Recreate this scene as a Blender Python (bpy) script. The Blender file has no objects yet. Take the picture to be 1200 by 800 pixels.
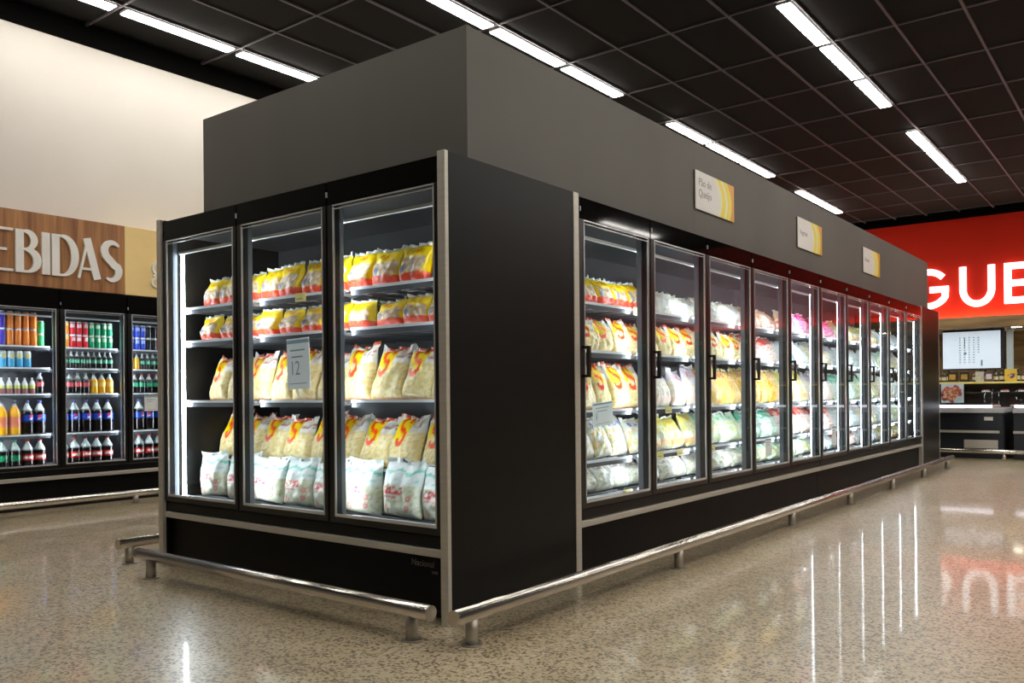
import bpy, bmesh, math, random
from mathutils import Vector, Matrix, noise
R = math.radians
random.seed(7)
scene = bpy.context.scene
COL = scene.collection

# ------------------------------------------------------------------ camera
CX, CY, CZ = 2.4422, -2.7082, 0.999
YAW, PITCH, ROLL, FPX = 0.6579, 0.0009, -0.0095, 993.78
fw = Vector((-math.sin(YAW)*math.cos(PITCH), math.cos(YAW)*math.cos(PITCH), math.sin(PITCH)))
r_ = Vector((math.cos(YAW), math.sin(YAW), 0)); u_ = r_.cross(fw)
r2 = r_*math.cos(ROLL)+u_*math.sin(ROLL); u2 = -r_*math.sin(ROLL)+u_*math.cos(ROLL)
cam_d = bpy.data.cameras.new('camera'); cam = bpy.data.objects.new('camera', cam_d); COL.objects.link(cam)
cam_d.sensor_width = 36; cam_d.lens = FPX/1200*36; cam_d.shift_x = -0.84/1200; cam_d.shift_y = 59.94/1200
cam_d.clip_start = 0.05; cam_d.clip_end = 200
m = Matrix((r2, u2, -fw)).transposed().to_4x4(); m.translation = (CX, CY, CZ); cam.matrix_world = m
scene.camera = cam

# ------------------------------------------------------------------ world, exposure, light levels
w = bpy.data.worlds.new('world'); scene.world = w; w.use_nodes = True
w.node_tree.nodes['Background'].inputs[0].default_value = (1.0, 0.93, 0.85, 1)
w.node_tree.nodes['Background'].inputs[1].default_value = 0.12
vs = scene.view_settings
vs.view_transform = 'Standard'; vs.look = 'None'; vs.gamma = 1; vs.exposure = 0.0; vs.use_curve_mapping = False
CEIL_LIGHT = 38.0      # radiance of the ceiling tubes
LED_LIGHT = 50.0       # radiance of the freezer LED tubes
BEV_LED = 60.0

# ------------------------------------------------------------------ materials
def newmat(name):
    m = bpy.data.materials.new(name); m.use_nodes = True
    return m, m.node_tree, m.node_tree.nodes, m.node_tree.links, m.node_tree.nodes['Principled BSDF']
def setp(b, col=None, rough=None, metal=None, spec=None, coat=None, emis=None, es=0):
    if col: b.inputs['Base Color'].default_value = (*col, 1)
    if rough is not None: b.inputs['Roughness'].default_value = rough
    if metal is not None: b.inputs['Metallic'].default_value = metal
    if spec is not None: b.inputs['Specular IOR Level'].default_value = spec
    if coat is not None: b.inputs['Coat Weight'].default_value = coat; b.inputs['Coat Roughness'].default_value = 0.05
    if emis: b.inputs['Emission Color'].default_value = (*emis, 1); b.inputs['Emission Strength'].default_value = es
def mat(name, col, rough=.5, metal=0, spec=.5, coat=0, emis=None, es=0, var=0.0, scale=(8,8,8), bump=0.0):
    m, nt, N, L, b = newmat(name)
    setp(b, col, rough, metal, spec, coat, emis, es)
    if var or bump:
        tc = N.new('ShaderNodeTexCoord'); mp = N.new('ShaderNodeMapping'); mp.inputs['Scale'].default_value = scale
        nz = N.new('ShaderNodeTexNoise'); nz.inputs['Scale'].default_value = 1.0; nz.inputs['Detail'].default_value = 5
        L.new(tc.outputs['Object'], mp.inputs[0]); L.new(mp.outputs[0], nz.inputs['Vector'])
        if var:
            cr = N.new('ShaderNodeValToRGB')
            cr.color_ramp.elements[0].position = .3; cr.color_ramp.elements[1].position = .7
            cr.color_ramp.elements[0].color = (*[c*(1-var) for c in col], 1); cr.color_ramp.elements[1].color = (*[min(1, c*(1+var)) for c in col], 1)
            L.new(nz.outputs['Fac'], cr.inputs[0]); L.new(cr.outputs[0], b.inputs['Base Color'])
        if bump:
            bp = N.new('ShaderNodeBump'); bp.inputs['Strength'].default_value = bump; bp.inputs['Distance'].default_value = .002
            L.new(nz.outputs['Fac'], bp.inputs['Height']); L.new(bp.outputs[0], b.inputs['Normal'])
    return m
def emit(name, col, s):
    m, nt, N, L, b = newmat(name); setp(b, col, .5, emis=col, es=s); return m
M = {}
M['black'] = mat('black_laminate', (.005, .005, .005), .35, spec=.2, var=.25, scale=(3, 3, 3))
M['panel'] = mat('black_side_panel', (.005, .005, .0048), .33, spec=.18, var=.2, scale=(1.5, 1.5, 12))
M['kick'] = mat('black_kick_panel', (.0035, .0035, .0035), .42, spec=.13, var=.2, scale=(2, 2, 5))
M['frit'] = mat('black_glass_header', (.004, .004, .004), .05, spec=.12)
M['frame'] = mat('black_door_frame', (.006, .006, .006), .3)
M['mull'] = mat('dark_grey_mullion', (.13, .145, .17), .35, var=.15, scale=(4, 4, 1))
M['liner'] = mat('dark_grey_liner', (.07, .07, .075), .3, var=.2, scale=(2, 2, 2))
M['liner_b'] = mat('black_liner', (.02, .02, .024), .3, var=.2, scale=(2, 2, 2))
M['alu'] = mat('brushed_aluminium', (.56, .53, .47), .42, metal=.45, var=.06, scale=(3, 3, 60))
M['edge'] = mat('bright_edge_trim', (.75, .77, .8), .25, metal=.6)
M['steel'] = mat('polished_steel', (.60, .56, .51), .24, metal=1, var=.04, scale=(1, 1, 1))
M['satin'] = mat('satin_steel', (.42, .385, .335), .42, metal=.9, var=.04)
M['soffit'] = mat('dark_grey_cladding', (.105, .098, .085), .6, var=.10, scale=(1.2, 1.2, .5))
M['shelf'] = mat('white_wire_shelf', (.22, .23, .25), .4, metal=.3)
M['holder'] = mat('dark_label_holder', (.10, .11, .13), .25)
M['rail'] = mat('white_price_rail', (.78, .8, .84), .3)
M['wallw'] = mat('warm_white_paint', (.57, .54, .495), .8, var=.03, scale=(1.2, 1.2, 1.2))
M['wallg'] = mat('greige_paint', (.33, .31, .28), .8, var=.04, scale=(1.2, 1.2, 1.2))
M['band'] = mat('black_band_paint', (.002, .002, .002), .95, spec=.05)
M['tile'] = mat('black_ceiling_panel', (.0046, .0048, .0050), .8, spec=.25, var=.15, scale=(4, 4, 4), bump=.1)
M['grid'] = mat('dark_ceiling_grid', (.10, .083, .105), .45)
M['ceil'] = mat('black_ceiling_slab', (.008, .008, .008), .85)
M['tube'] = emit('ceiling_tube_diffuser', (1.0, .955, .88), CEIL_LIGHT)
M['led'] = emit('freezer_led_tube', (.86, .93, 1.0), LED_LIGHT)
M['ledb'] = emit('cooler_led_tube', (.86, .93, 1.0), BEV_LED)
M['house'] = mat('lamp_housing', (.25, .25, .25), .5)
M['cream'] = mat('cream_sign_panel', (.82, .60, .25), .55, var=.02)
M['letter'] = mat('white_letter', (.78, .76, .72), .45)
M['paper'] = mat('white_paper', (.82, .86, .88), .6)
M['tag'] = mat('yellow_tag', (.85, .74, .22), .5)
M['ink'] = mat('grey_blue_ink', (.22, .33, .42), .6)
M['inkd'] = mat('grey_ink', (.30, .29, .28), .6)
M['logo'] = mat('dim_grey_print', (.16, .15, .13), .5)
M['red'] = mat('red_wall_paint', (.60, .020, .006), .7, spec=.15, var=.04, scale=(.6, .6, .6))
M['sign_led'] = emit('lit_letter_face', (1, .97, 1), 1.7)
M['spot'] = emit('spot_lamp', (1, .9, .72), 25)
M['wash'] = emit('wash_led', (1, .8, .55), 45)
M['deli'] = mat('dark_counter_front', (.012, .015, .020), .3)
M['worktop'] = mat('grey_worktop', (.42, .42, .44), .3)
M['brown'] = mat('brown_shelf_back', (.10, .07, .045), .6, var=.3, scale=(4, 4, 4))
M['dark'] = mat('dark_metal', (.01, .01, .012), .4)
M['screen'] = emit('menu_screen', (.62, .74, .86), 0.6)
M['meatm'] = mat('red_meat', (.35, .06, .04), .4, var=.4, scale=(30, 30, 30))
M['bluew'] = mat('pale_blue_panel', (.55, .66, .72), .4)

def glass_mat():
    m = bpy.data.materials.new('door_glass'); m.use_nodes = True; nt = m.node_tree; N = nt.nodes; L = nt.links; N.clear()
    o = N.new('ShaderNodeOutputMaterial'); t = N.new('ShaderNodeBsdfTransparent'); t.inputs[0].default_value = (.93, .96, .96, 1)
    g = N.new('ShaderNodeBsdfGlossy'); g.inputs['Roughness'].default_value = .015
    f = N.new('ShaderNodeFresnel'); f.inputs['IOR'].default_value = 1.33
    mx = N.new('ShaderNodeMixShader'); ge = N.new('ShaderNodeNewGeometry'); iv = N.new('ShaderNodeMath'); iv.operation = 'SUBTRACT'; iv.inputs[0].default_value = 1; L.new(ge.outputs['Backfacing'], iv.inputs[1])
    mu = N.new('ShaderNodeMath'); mu.operation = 'MULTIPLY'; L.new(f.outputs[0], mu.inputs[0]); L.new(iv.outputs[0], mu.inputs[1]); L.new(mu.outputs[0], mx.inputs[0]); L.new(t.outputs[0], mx.inputs[1]); L.new(g.outputs[0], mx.inputs[2]); L.new(mx.outputs[0], o.inputs[0])
    return m
M['glass'] = glass_mat()

def floor_mat():
    m, nt, N, L, b = newmat('polished_aggregate_concrete')
    tc = N.new('ShaderNodeTexCoord')
    nz = N.new('ShaderNodeTexNoise'); nz.inputs['Scale'].default_value = 1.1; nz.inputs['Detail'].default_value = 4
    L.new(tc.outputs['Object'], nz.inputs['Vector'])
    base = N.new('ShaderNodeValToRGB'); e = base.color_ramp.elements
    e[0].position = .32; e[0].color = (.42, .33, .195, 1); e[1].position = .68; e[1].color = (.55, .455, .30, 1)
    L.new(nz.outputs['Fac'], base.inputs[0])
    # distorted coordinates for the stone chips
    nd = N.new('ShaderNodeTexNoise'); nd.inputs['Scale'].default_value = 45; nd.inputs['Detail'].default_value = 2
    L.new(tc.outputs['Object'], nd.inputs['Vector'])
    vm = N.new('ShaderNodeVectorMath'); vm.operation = 'MULTIPLY_ADD'; vm.inputs[1].default_value = (.018, .018, 0)
    L.new(nd.outputs['Color'], vm.inputs[0]); L.new(tc.outputs['Object'], vm.inputs[2])
    prev = base.outputs[0]
    for sc, thr, col, off in ((64, .66, (.075, .052, .026), 0), (100, .70, (.15, .11, .06), 3.3), (44, .86, (.56, .48, .36), 7.7)):
        ad = N.new('ShaderNodeVectorMath'); ad.operation = 'ADD'; ad.inputs[1].default_value = (off, off*.7, 0)
        L.new(vm.outputs[0], ad.inputs[0])
        v = N.new('ShaderNodeTexVoronoi'); v.voronoi_dimensions = '2D'; v.inputs['Scale'].default_value = sc
        L.new(ad.outputs[0], v.inputs['Vector'])
        sp = N.new('ShaderNodeSeparateColor'); L.new(v.outputs['Color'], sp.inputs[0])
        g1 = N.new('ShaderNodeMath'); g1.operation = 'GREATER_THAN'; g1.inputs[1].default_value = thr; L.new(sp.outputs[0], g1.inputs[0])
        g2 = N.new('ShaderNodeMath'); g2.operation = 'LESS_THAN'; g2.inputs[1].default_value = .44; L.new(v.outputs['Distance'], g2.inputs[0])
        ml = N.new('ShaderNodeMath'); ml.operation = 'MULTIPLY'; L.new(g1.outputs[0], ml.inputs[0]); L.new(g2.outputs[0], ml.inputs[1])
        m2 = N.new('ShaderNodeMath'); m2.operation = 'MULTIPLY'; m2.inputs[1].default_value = .85; L.new(ml.outputs[0], m2.inputs[0])
        mx = N.new('ShaderNodeMix'); mx.data_type = 'RGBA'; L.new(m2.outputs[0], mx.inputs[0]); L.new(prev, mx.inputs[6]); mx.inputs[7].default_value = (*col, 1)
        prev = mx.outputs[2]
    L.new(prev, b.inputs['Base Color'])
    # soft waviness of the polish
    nb = N.new('ShaderNodeTexNoise'); nb.inputs['Scale'].default_value = 2.2; nb.inputs['Detail'].default_value = 1; L.new(tc.outputs['Object'], nb.inputs['Vector'])
    bp = N.new('ShaderNodeBump'); bp.inputs['Strength'].default_value = .012; bp.inputs['Distance'].default_value = .02
    L.new(nb.outputs['Fac'], bp.inputs['Height']); L.new(bp.outputs[0], b.inputs['Normal'])
    b.inputs['Roughness'].default_value = .34; b.inputs['Specular IOR Level'].default_value = .5; b.inputs['IOR'].default_value = 1.9
    b.inputs['Coat Weight'].default_value = .45; b.inputs['Coat Roughness'].default_value = .055; b.inputs['Coat IOR'].default_value = 1.5
    L.new(bp.outputs[0], b.inputs['Coat Normal'])
    return m
M['floor'] = floor_mat()
M['joint'] = mat('floor_joint_filler', (.42, .35, .25), .4)

def wood_mat(name, c1, c2, along):
    m, nt, N, L, b = newmat(name)
    tc = N.new('ShaderNodeTexCoord'); mp = N.new('ShaderNodeMapping'); mp.inputs['Scale'].default_value = along
    nz = N.new('ShaderNodeTexNoise'); nz.inputs['Scale'].default_value = 1; nz.inputs['Detail'].default_value = 7; nz.inputs['Distortion'].default_value = .5
    L.new(tc.outputs['Object'], mp.inputs[0]); L.new(mp.outputs[0], nz.inputs['Vector'])
    cr = N.new('ShaderNodeValToRGB'); e = cr.color_ramp.elements
    e[0].position = .34; e[0].color = (*c1, 1); e[1].position = .66; e[1].color = (*c2, 1)
    L.new(nz.outputs['Fac'], cr.inputs[0]); L.new(cr.outputs[0], b.inputs['Base Color']); b.inputs['Roughness'].default_value = .5
    return m
M['wood'] = wood_mat('wood_laminate', (.19, .068, .017), (.42, .185, .055), (3, 22, 1.2))
M['oak'] = wood_mat('pale_wood_plank', (.20, .115, .04), (.40, .26, .11), (1, 1, 9))

def colmat(name, rough=.35, coat=0, bump=0, spec=.5):
    m, nt, N, L, b = newmat(name)
    a = N.new('ShaderNodeVertexColor'); a.layer_name = 'Col'; L.new(a.outputs[0], b.inputs['Base Color'])
    setp(b, None, rough, coat=coat, spec=spec)
    if bump:
        tc = N.new('ShaderNodeTexCoord'); nz = N.new('ShaderNodeTexNoise'); nz.inputs['Scale'].default_value = 38; nz.inputs['Detail'].default_value = 3
        L.new(tc.outputs['Object'], nz.inputs['Vector']); bp = N.new('ShaderNodeBump'); bp.inputs['Strength'].default_value = bump; bp.inputs['Distance'].default_value = .01
        L.new(nz.outputs['Fac'], bp.inputs['Height']); L.new(bp.outputs[0], b.inputs['Normal'])
    return m
M['bag'] = colmat('printed_film_bag', .32, bump=.45)
M['can'] = colmat('printed_can', .25)
M['pet'] = colmat('bottle_plastic', .15, coat=.3)
M['box'] = colmat('printed_carton', .5)

def band_mat():    # white sign print with yellow and orange arcs at its right end
    m, nt, N, L, b = newmat('sign_print')
    tc = N.new('ShaderNodeTexCoord'); sb = N.new('ShaderNodeVectorMath'); sb.operation = 'SUBTRACT'; sb.inputs[1].default_value = (0, -.32, .40)
    ml = N.new('ShaderNodeVectorMath'); ml.operation = 'MULTIPLY'; ml.inputs[1].default_value = (0, 1, .9)
    ln = N.new('ShaderNodeVectorMath'); ln.operation = 'LENGTH'
    tg = N.new('ShaderNodeVectorMath'); tg.operation = 'MULTIPLY'; tg.inputs[1].default_value = (0, 1, .9)
    L.new(tc.outputs['Generated'], sb.inputs[0]); L.new(sb.outputs[0], ml.inputs[0]); L.new(ml.outputs[0], ln.inputs[0])
    cr = N.new('ShaderNodeValToRGB'); cr.color_ramp.interpolation = 'CONSTANT'
    W_ = (.76, .74, .72, 1); Y_ = (.86, .72, .08, 1); P_ = (.82, .78, .5, 1); O_ = (.80, .36, .05, 1)
    e = cr.color_ramp.elements; e[0].position = 0; e[0].color = W_; e[1].position = 1.0; e[1].color = O_
    for p, c in ((.93/1.4, P_), (1.0/1.4, Y_), (1.09/1.4, P_), (1.14/1.4, Y_), (1.25/1.4, O_)):
        k = e.new(p); k.color = c
    dv = N.new('ShaderNodeMath'); dv.operation = 'DIVIDE'; dv.inputs[1].default_value = 1.4; L.new(ln.outputs['Value'], dv.inputs[0]); L.new(dv.outputs[0], cr.inputs[0])
    L.new(cr.outputs[0], b.inputs['Base Color']); b.inputs['Roughness'].default_value = .45
    return m
M['signprint'] = band_mat()

# ------------------------------------------------------------------ mesh helpers
class MB:
    def __init__(s): s.v = []; s.f = []; s.smooth = False
    def box(s, x0, x1, y0, y1, z0, z1):
        b = len(s.v)
        s.v += [(x, y, z) for z in (z0, z1) for y in (y0, y1) for x in (x0, x1)]
        s.f += [tuple(b+i for i in q) for q in ((0, 2, 3, 1), (4, 5, 7, 6), (0, 1, 5, 4), (2, 6, 7, 3), (0, 4, 6, 2), (1, 3, 7, 5))]
        return s
    def cyl(s, p, q, r, n=16, r1=None):
        p = Vector(p); q = Vector(q); d = (q-p).normalized(); a = d.orthogonal().normalized(); c = d.cross(a); b = len(s.v); r1 = r if r1 is None else r1
        for P, rr in ((p, r), (q, r1)):
            for i in range(n):
                t = 2*math.pi*i/n; s.v.append(tuple(P+(a*math.cos(t)+c*math.sin(t))*rr))
        for i in range(n): j = (i+1) % n; s.f.append((b+i, b+j, b+n+j, b+n+i))
        s.f.append(tuple(b+i for i in reversed(range(n)))); s.f.append(tuple(b+n+i for i in range(n)))
        return s
    def ribbon(s, pts, wid, y0, y1):
        # flat stroke in the XZ plane with a width at each point, extruded from y0 to y1
        n = len(pts); b = len(s.v); L_ = []; R_ = []
        for i in range(n):
            a = Vector(pts[max(i-1, 0)]); c = Vector(pts[min(i+1, n-1)]); d = (c-a).normalized(); nn = Vector((-d.y, d.x)); h = (wid[i] if isinstance(wid, (list, tuple)) else wid)/2
            p = Vector(pts[i]); L_.append(p+nn*h); R_.append(p-nn*h)
        for Y in (y0, y1):
            for P in L_ + R_: s.v.append((P.x, Y, P.y))
        for i in range(n-1):
            l0, l1, r0, r1 = b+i, b+i+1, b+n+i, b+n+i+1; o = 2*n
            s.f += [(l0, r0, r1, l1), (l0+o, l1+o, r1+o, r0+o), (l0, l1, l1+o, l0+o), (r0, r0+o, r1+o, r1)]
        o = 2*n; s.f += [(b, b+o, b+n+o, b+n), (b+n-1, b+2*n-1, b+2*n-1+o, b+n-1+o)]
        return s
    def mesh(s, name, material=None):
        me = bpy.data.meshes.new(name); me.from_pydata(s.v, [], s.f)
        bm = bmesh.new(); bm.from_mesh(me); bmesh.ops.recalc_face_normals(bm, faces=bm.faces); bm.to_mesh(me); bm.free()
        if material: me.materials.append(M[material])
        return me
    def build(s, name, material, parent=None, bevel=0, smooth=False, loc=None):
        o = link(name, s.mesh(name, material), parent, loc)
        if smooth:
            for p in o.data.polygons: p.use_smooth = len(p.vertices) == 4
        if bevel:
            md = o.modifiers.new('bevel', 'BEVEL'); md.width = bevel; md.segments = 2; md.limit_method = 'ANGLE'
        return o
def link(name, me, parent=None, loc=None, rot=None):
    o = bpy.data.objects.new(name, me); COL.objects.link(o)
    if parent: o.parent = parent
    if loc is not None: o.location = loc
    if rot is not None: o.rotation_euler = rot
    return o
def empty(name, loc=(0, 0, 0), rz=0): return link(name, None, None, loc, (0, 0, rz))
def tag(o, label=None, cat=None, group=None, kind=None):
    if label: o['label'] = label
    if cat: o['category'] = cat
    if group: o['group'] = group
    if kind: o['kind'] = kind
    return o
def box(name, material, x0, x1, y0, y1, z0, z1, parent=None, bevel=0): return MB().box(x0, x1, y0, y1, z0, z1).build(name, material, parent, bevel)
def text(name, body, size, material, parent, loc, rot, extrude=.001, align='LEFT', sx=1):
    c = bpy.data.curves.new(name, 'FONT'); c.body = body; c.size = size; c.extrude = extrude; c.align_x = align; c.resolution_u = 3
    t = bpy.data.objects.new('tmp', c); COL.objects.link(t)
    bpy.context.view_layer.update()
    me = bpy.data.meshes.new_from_object(t.evaluated_get(bpy.context.evaluated_depsgraph_get())); bpy.data.objects.remove(t)
    me.materials.clear(); me.materials.append(M[material])
    o = link(name, me, parent, loc, rot); o.scale = (sx, 1, 1)
    return o
ORD = ['first', 'second', 'third', 'fourth', 'fifth', 'sixth', 'seventh', 'eighth', 'ninth', 'tenth', 'eleventh', 'twelfth', 'thirteenth', 'fourteenth', 'fifteenth', 'sixteenth']

# ------------------------------------------------------------------ room shell
ZC = 4.62
XL, XR, YB, YF, YK = -5.89, 9.2, -9.0, 16.6, 18.6
fl = box('floor', 'floor', XL-.9, XR, YB, YK, -.2, 0); tag(fl, 'polished beige concrete floor with dark stone speckles', kind='structure')
for y in (-4.2, 2.1, 8.4): MB().box(XL, XR, y-.003, y+.003, 0, .0006).build('floor_joint', 'joint', fl)
for x in (-3.9, 3.4): MB().box(x-.003, x+.003, YB, YK, 0, .0006).build('floor_joint', 'joint', fl)
wl = box('wall_left', 'wallw', XL-.25, XL, YB, YF, 2.0, 4.43); tag(wl, 'warm white painted wall above the drinks coolers', kind='structure')
tag(box('wall_left_lower', 'wallg', XL-1.0, XL-.9, YB, YF, 0, 2.0), 'plain wall behind the drinks coolers', kind='structure')
tag(box('trim_1', 'band', XL-.25, XL+.012, YB, YF, 4.43, ZC), 'black band between white wall and ceiling', kind='structure')
tag(box('wall_right', 'wallg', XR, XR+.2, YB, YK, 0, ZC), 'grey side wall', kind='structure')
tag(box('wall_back', 'wallg', XL-.9, XR, YB-.2, YB, 0, ZC), 'grey wall opposite the end freezer', kind='structure')
GX, GY, TX, TY = -.284, 6.317, .612, 1.25
ce = box('ceiling', 'ceil', XL-.25, XR, YB, YK, ZC+.04, ZC+.2); tag(ce, 'black suspended panel ceiling', kind='structure')
pm = MB().box(.010, TX-.010, .010, TY-.010, .012, .030).mesh('ceiling_panel', 'tile')
for i in range(-9, 4):
    for j in range(-6, 9):
        x0 = GX+TX*i; 
        if x0 < XL-.4 or GY+TY*(j+1) > YF+.9: continue
        link('ceiling_panel', pm, ce, (x0, GY+TY*j, ZC))
for i in range(-8, 6):
    x = GX+TX*i; MB().box(x-.013, x+.013, YB, YF, ZC-.004, ZC+.035).build('grid_runner', 'grid', ce)
for j in range(-7, 9):
    y = GY+TY*j; MB().box(XL, GX+TX*5, y-.011, y+.011, ZC-.003, ZC+.034).build('grid_runner', 'grid', ce)
MB().box(GX+TX*5, XR, YB, YF, ZC+.012, ZC+.03).build('plain_ceiling_field', 'tile', ce)
MB().box(XL, GX+TX*5, YB, GY-TY*6, ZC+.012, ZC+.03).build('plain_ceiling_field', 'tile', ce)

# ceiling lights
lh = MB().box(-.158, -.016, .05, TY-.05, -.014, .012).mesh('housing', 'house')
ld = MB().box(-.153, -.021, .056, TY-.056, -.022, -.013).mesh('diffuser', 'tube')
def ceiling_light(i, j, label, group):
    t = empty('linear_ceiling_light', (GX+TX*i, GY+TY*j, ZC)); tag(t, label, 'ceiling light', group)
    link('housing', lh, t); link('diffuser', ld, t)
rows = {-8: (2, 'over the white wall side'), -4: (0, 'seen above the freezer island'), 0: (2, 'over the right aisle'), 4: (0, None), 8: (2, None), 12: (0, None)}
seen = {-8: range(-5, -2), -4: range(-3, 8), 0: range(-1, 6)}
for i, (ph, where) in rows.items():
    n = 0
    for j in range(-7, 7):
        if j % 4 == ph: continue
        if i in seen and j in seen[i]:
            nm = {-8: 'white wall', -4: 'island top edge', 0: 'right aisle'}[i]
            ceiling_light(i, j, f'white linear ceiling light, {ORD[n]} from the viewer in the row along the {nm}', f'ceiling lights along the {nm}'); n += 1
        else:
            ceiling_light(i, j, 'white linear ceiling light in a ceiling row outside the picture', 'ceiling lights outside the picture')

# ------------------------------------------------------------------ red sign wall and butcher area (far end)
tag(box('wall_far', 'red', -5.5, XR, YF, YF+.2, 2.44, 4.48), 'red sign wall with white lit letters above the butcher counter', kind='structure')
tag(box('trim_2', 'band', -5.5, XR, YF-.01, YF+.2, 4.48, ZC+.02), 'black band above the red sign wall', kind='structure')
cano = empty('wood_canopy', (0, YF, 2.2)); tag(cano, 'pale wood canopy edge under the red sign wall', 'canopy')
box('fascia', 'oak', -5.5, XR, -.16, -.13, .03, .25, cano); box('fascia_shelf', 'oak', -5.5, XR, -.13, .10, .03, .22, cano)
box('soffit_board', 'wallw', -5.5, XR, .10, 2.0, .05, .09, cano)
lw = MB().box(-5.3, 8, -.10, -.07, .2205, .229).build('led_strip', 'wash', cano)
tag(box('wall_butcher', 'oak', -5.5, XR, YK-.1, YK, 0, 2.25), 'wood plank wall behind the butcher counter', kind='structure')
for k, x in enumerate((-2.4, .05, 2.4)):
    t = empty('recessed_spot', (x, YF+.35, 2.249)); tag(t, ['round spot lamp under the canopy, hidden left end', 'glowing spot lamp under the wood canopy', 'round spot lamp under the canopy, right end'][k], 'lamp', 'canopy spot lamps')
    MB().cyl((0, 0, -.012), (0, 0, 0), .11, 24).build('lamp_ring', 'letter', t); MB().cyl((0, 0, -.016), (0, 0, -.011), .09, 24).build('lamp_lens', 'spot', t)
# lit letters G U E
let = empty('lit_sign_letters', (0, YF-.03, 2.68)); tag(let, 'white lit letters reading GUE on the red wall', 'sign')
def arc(cx, cz, rx, rz, a0, a1, n=18): return [(cx+rx*math.cos(R(a0+(a1-a0)*i/n)), cz+rz*math.sin(R(a0+(a1-a0)*i/n))) for i in range(n+1)]
T = .125
def letter(name, strokes):
    b = MB()
    for q, (pts, wd) in enumerate(strokes): b.ribbon(pts, wd, -.05-.0008*q, 0)
    return b.build(name, 'sign_led', let)
gx = -1.50
letter('letter_g', [(arc(gx, .40, .38, .355, 40, 330, 30) + [(gx+.335, .40)], T), ([(gx+.04, .38), (gx+.397, .38)], T)])
ux = -.84
letter('letter_u', [([(ux, .80), (ux, .33)] + arc(ux+.255, .33, .255, .29, 180, 360, 24)[1:-1] + [(ux+.51, .33), (ux+.51, .80)], T)])
ex = -.045
letter('letter_e', [([(ex, 0), (ex, .80)], T), ([(ex, .062), (ex+.5, .062)], T), ([(ex, .40), (ex+.46, .40)], T), ([(ex, .738), (ex+.5, .738)], T)])

# deli counters
def deli(x0, x1, label):
    t = empty('deli_counter', (x0, 11.0, 0)); tag(t, label, 'counter', 'dark deli counters at the far end'); wv = x1-x0
    box('body', 'deli', 0, wv, .05, 1.0, .0, .66, t); box('front_panel', 'deli', .01, wv-.01, 0, .05, .10, .66, t)
    box('trim_strip', 'alu', .0, wv-.06, -.025, 0, .37, .405, t); box('worktop', 'worktop', 0, wv, -.05, 1.0, .66, .72, t)
    box('led_strip', 'led_far', 0.02, wv-.15, -.03, .02, .735, .77, t)
    gl = MB().box(0, wv, .02, .03, .77, 1.0).build('glass_front', 'glass', t)
    return t
M['led_far'] = emit('counter_led', (.85, .88, 1), 3)
d1 = deli(-1.75, .61, 'dark deli counter with lit LED edge, left of the counter joint')
box('price_plate', 'letter', 2.11, 2.22, -.004, 0, .55, .60, d1); box('vent_plate', 'alu', 1.85, 2.28, -.006, 0, .15, .27, d1)
d2 = deli(.72, 3.2, 'dark deli counter at the right edge of the picture')
fr = empty('floor_rail', (0, 10.75, 0)); tag(fr, 'steel floor rail in front of the deli counters', 'rail')
MB().cyl((-1.8, 0, .125), (3.2, 0, .125), .03).build('tube', 'steel', fr, smooth=True)
for x in (-1.2, .64, 2.4): MB().cyl((x, 0, 0), (x, 0, .1), .025).build('post', 'steel', fr, smooth=True)
ds = empty('display_shelf', (0, 12.6, 0)); tag(ds, 'brown display shelf unit behind the deli counter', 'shelf')
box('shelf_board', 'tag', -1.8, 3.2, -.12, .3, 1.085, 1.115, ds); box('back_panel', 'brown', -1.8, 3.2, .28, .3, .0, 1.085, ds)
for x in (-1.8, -.5, .72, 3.1): box('post', 'dark', x, x+.09, -.1, .28, 0, 1.085, ds)
box('lower_board', 'brown', -1.8, 3.2, -.10, .28, .70, .72, ds); box('middle_board', 'brown', -1.8, 3.2, 0, .28, .93, .95, ds)

def grid_colored(name, W_, H_, nu, nv, fn, thick=.01, matn='box'):
    # upright printed board: front at y=0
    vs_, fs, cs = [], [], []
    for j in range(nv+1):
        for i in range(nu+1): vs_.append((W_*(i/nu-.5), 0, H_*j/nv)); cs.append(fn(i/nu, j/nv))
    for j in range(nv):
        for i in range(nu): a = j*(nu+1)+i; fs.append((a, a+1, a+nu+2, a+nu+1))
    b = len(vs_)
    for x, z in ((-.5, 0), (.5, 0), (.5, 1), (-.5, 1)): vs_.append((W_*x, thick, H_*z)); cs.append(fn(.5, .02))
    fs.append((b, b+3, b+2, b+1))
    fr_ = [0, nu, (nu+1)*(nv+1)-1, (nu+1)*nv]
    for k in range(4): fs.append((fr_[k], b+k, b+(k+1) % 4, fr_[(k+1) % 4]))
    me = bpy.data.meshes.new(name); me.from_pydata(vs_, [], fs)
    ca = me.color_attributes.new('Col', 'FLOAT_COLOR', 'POINT')
    for k, c in enumerate(cs): ca.data[k].color = (*c, 1)
    me.materials.append(M[matn]); return me
def nz(x, y, s=0): return noise.noise(Vector((x, y, s)))
def meat(seed):
    def f(u, v):
        n = nz(u*4, v*4, seed); d = math.hypot(u-.45, (v-.45)*1.1)
        if d+.25*n < .42: return (.42+.3*n, .10+.12*n, .05+.05*n) if nz(u*9, v*9, seed+4) < .15 else (.75, .4, .25)
        return (.55, .62, .68) if v > .15 else (.6, .75, .8)
    return f
for k, (x, wv) in enumerate(((-.64, .22), (-.31, .33))):
    o = link('meat_poster', grid_colored('meat_poster', wv, .31, 22, 22, meat(k*7.3)), None, (x, 12.45, .78)); tag(o, ['narrow meat picture panel beside the black post', 'wide meat picture panel right of the black post'][k], 'poster')
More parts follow.
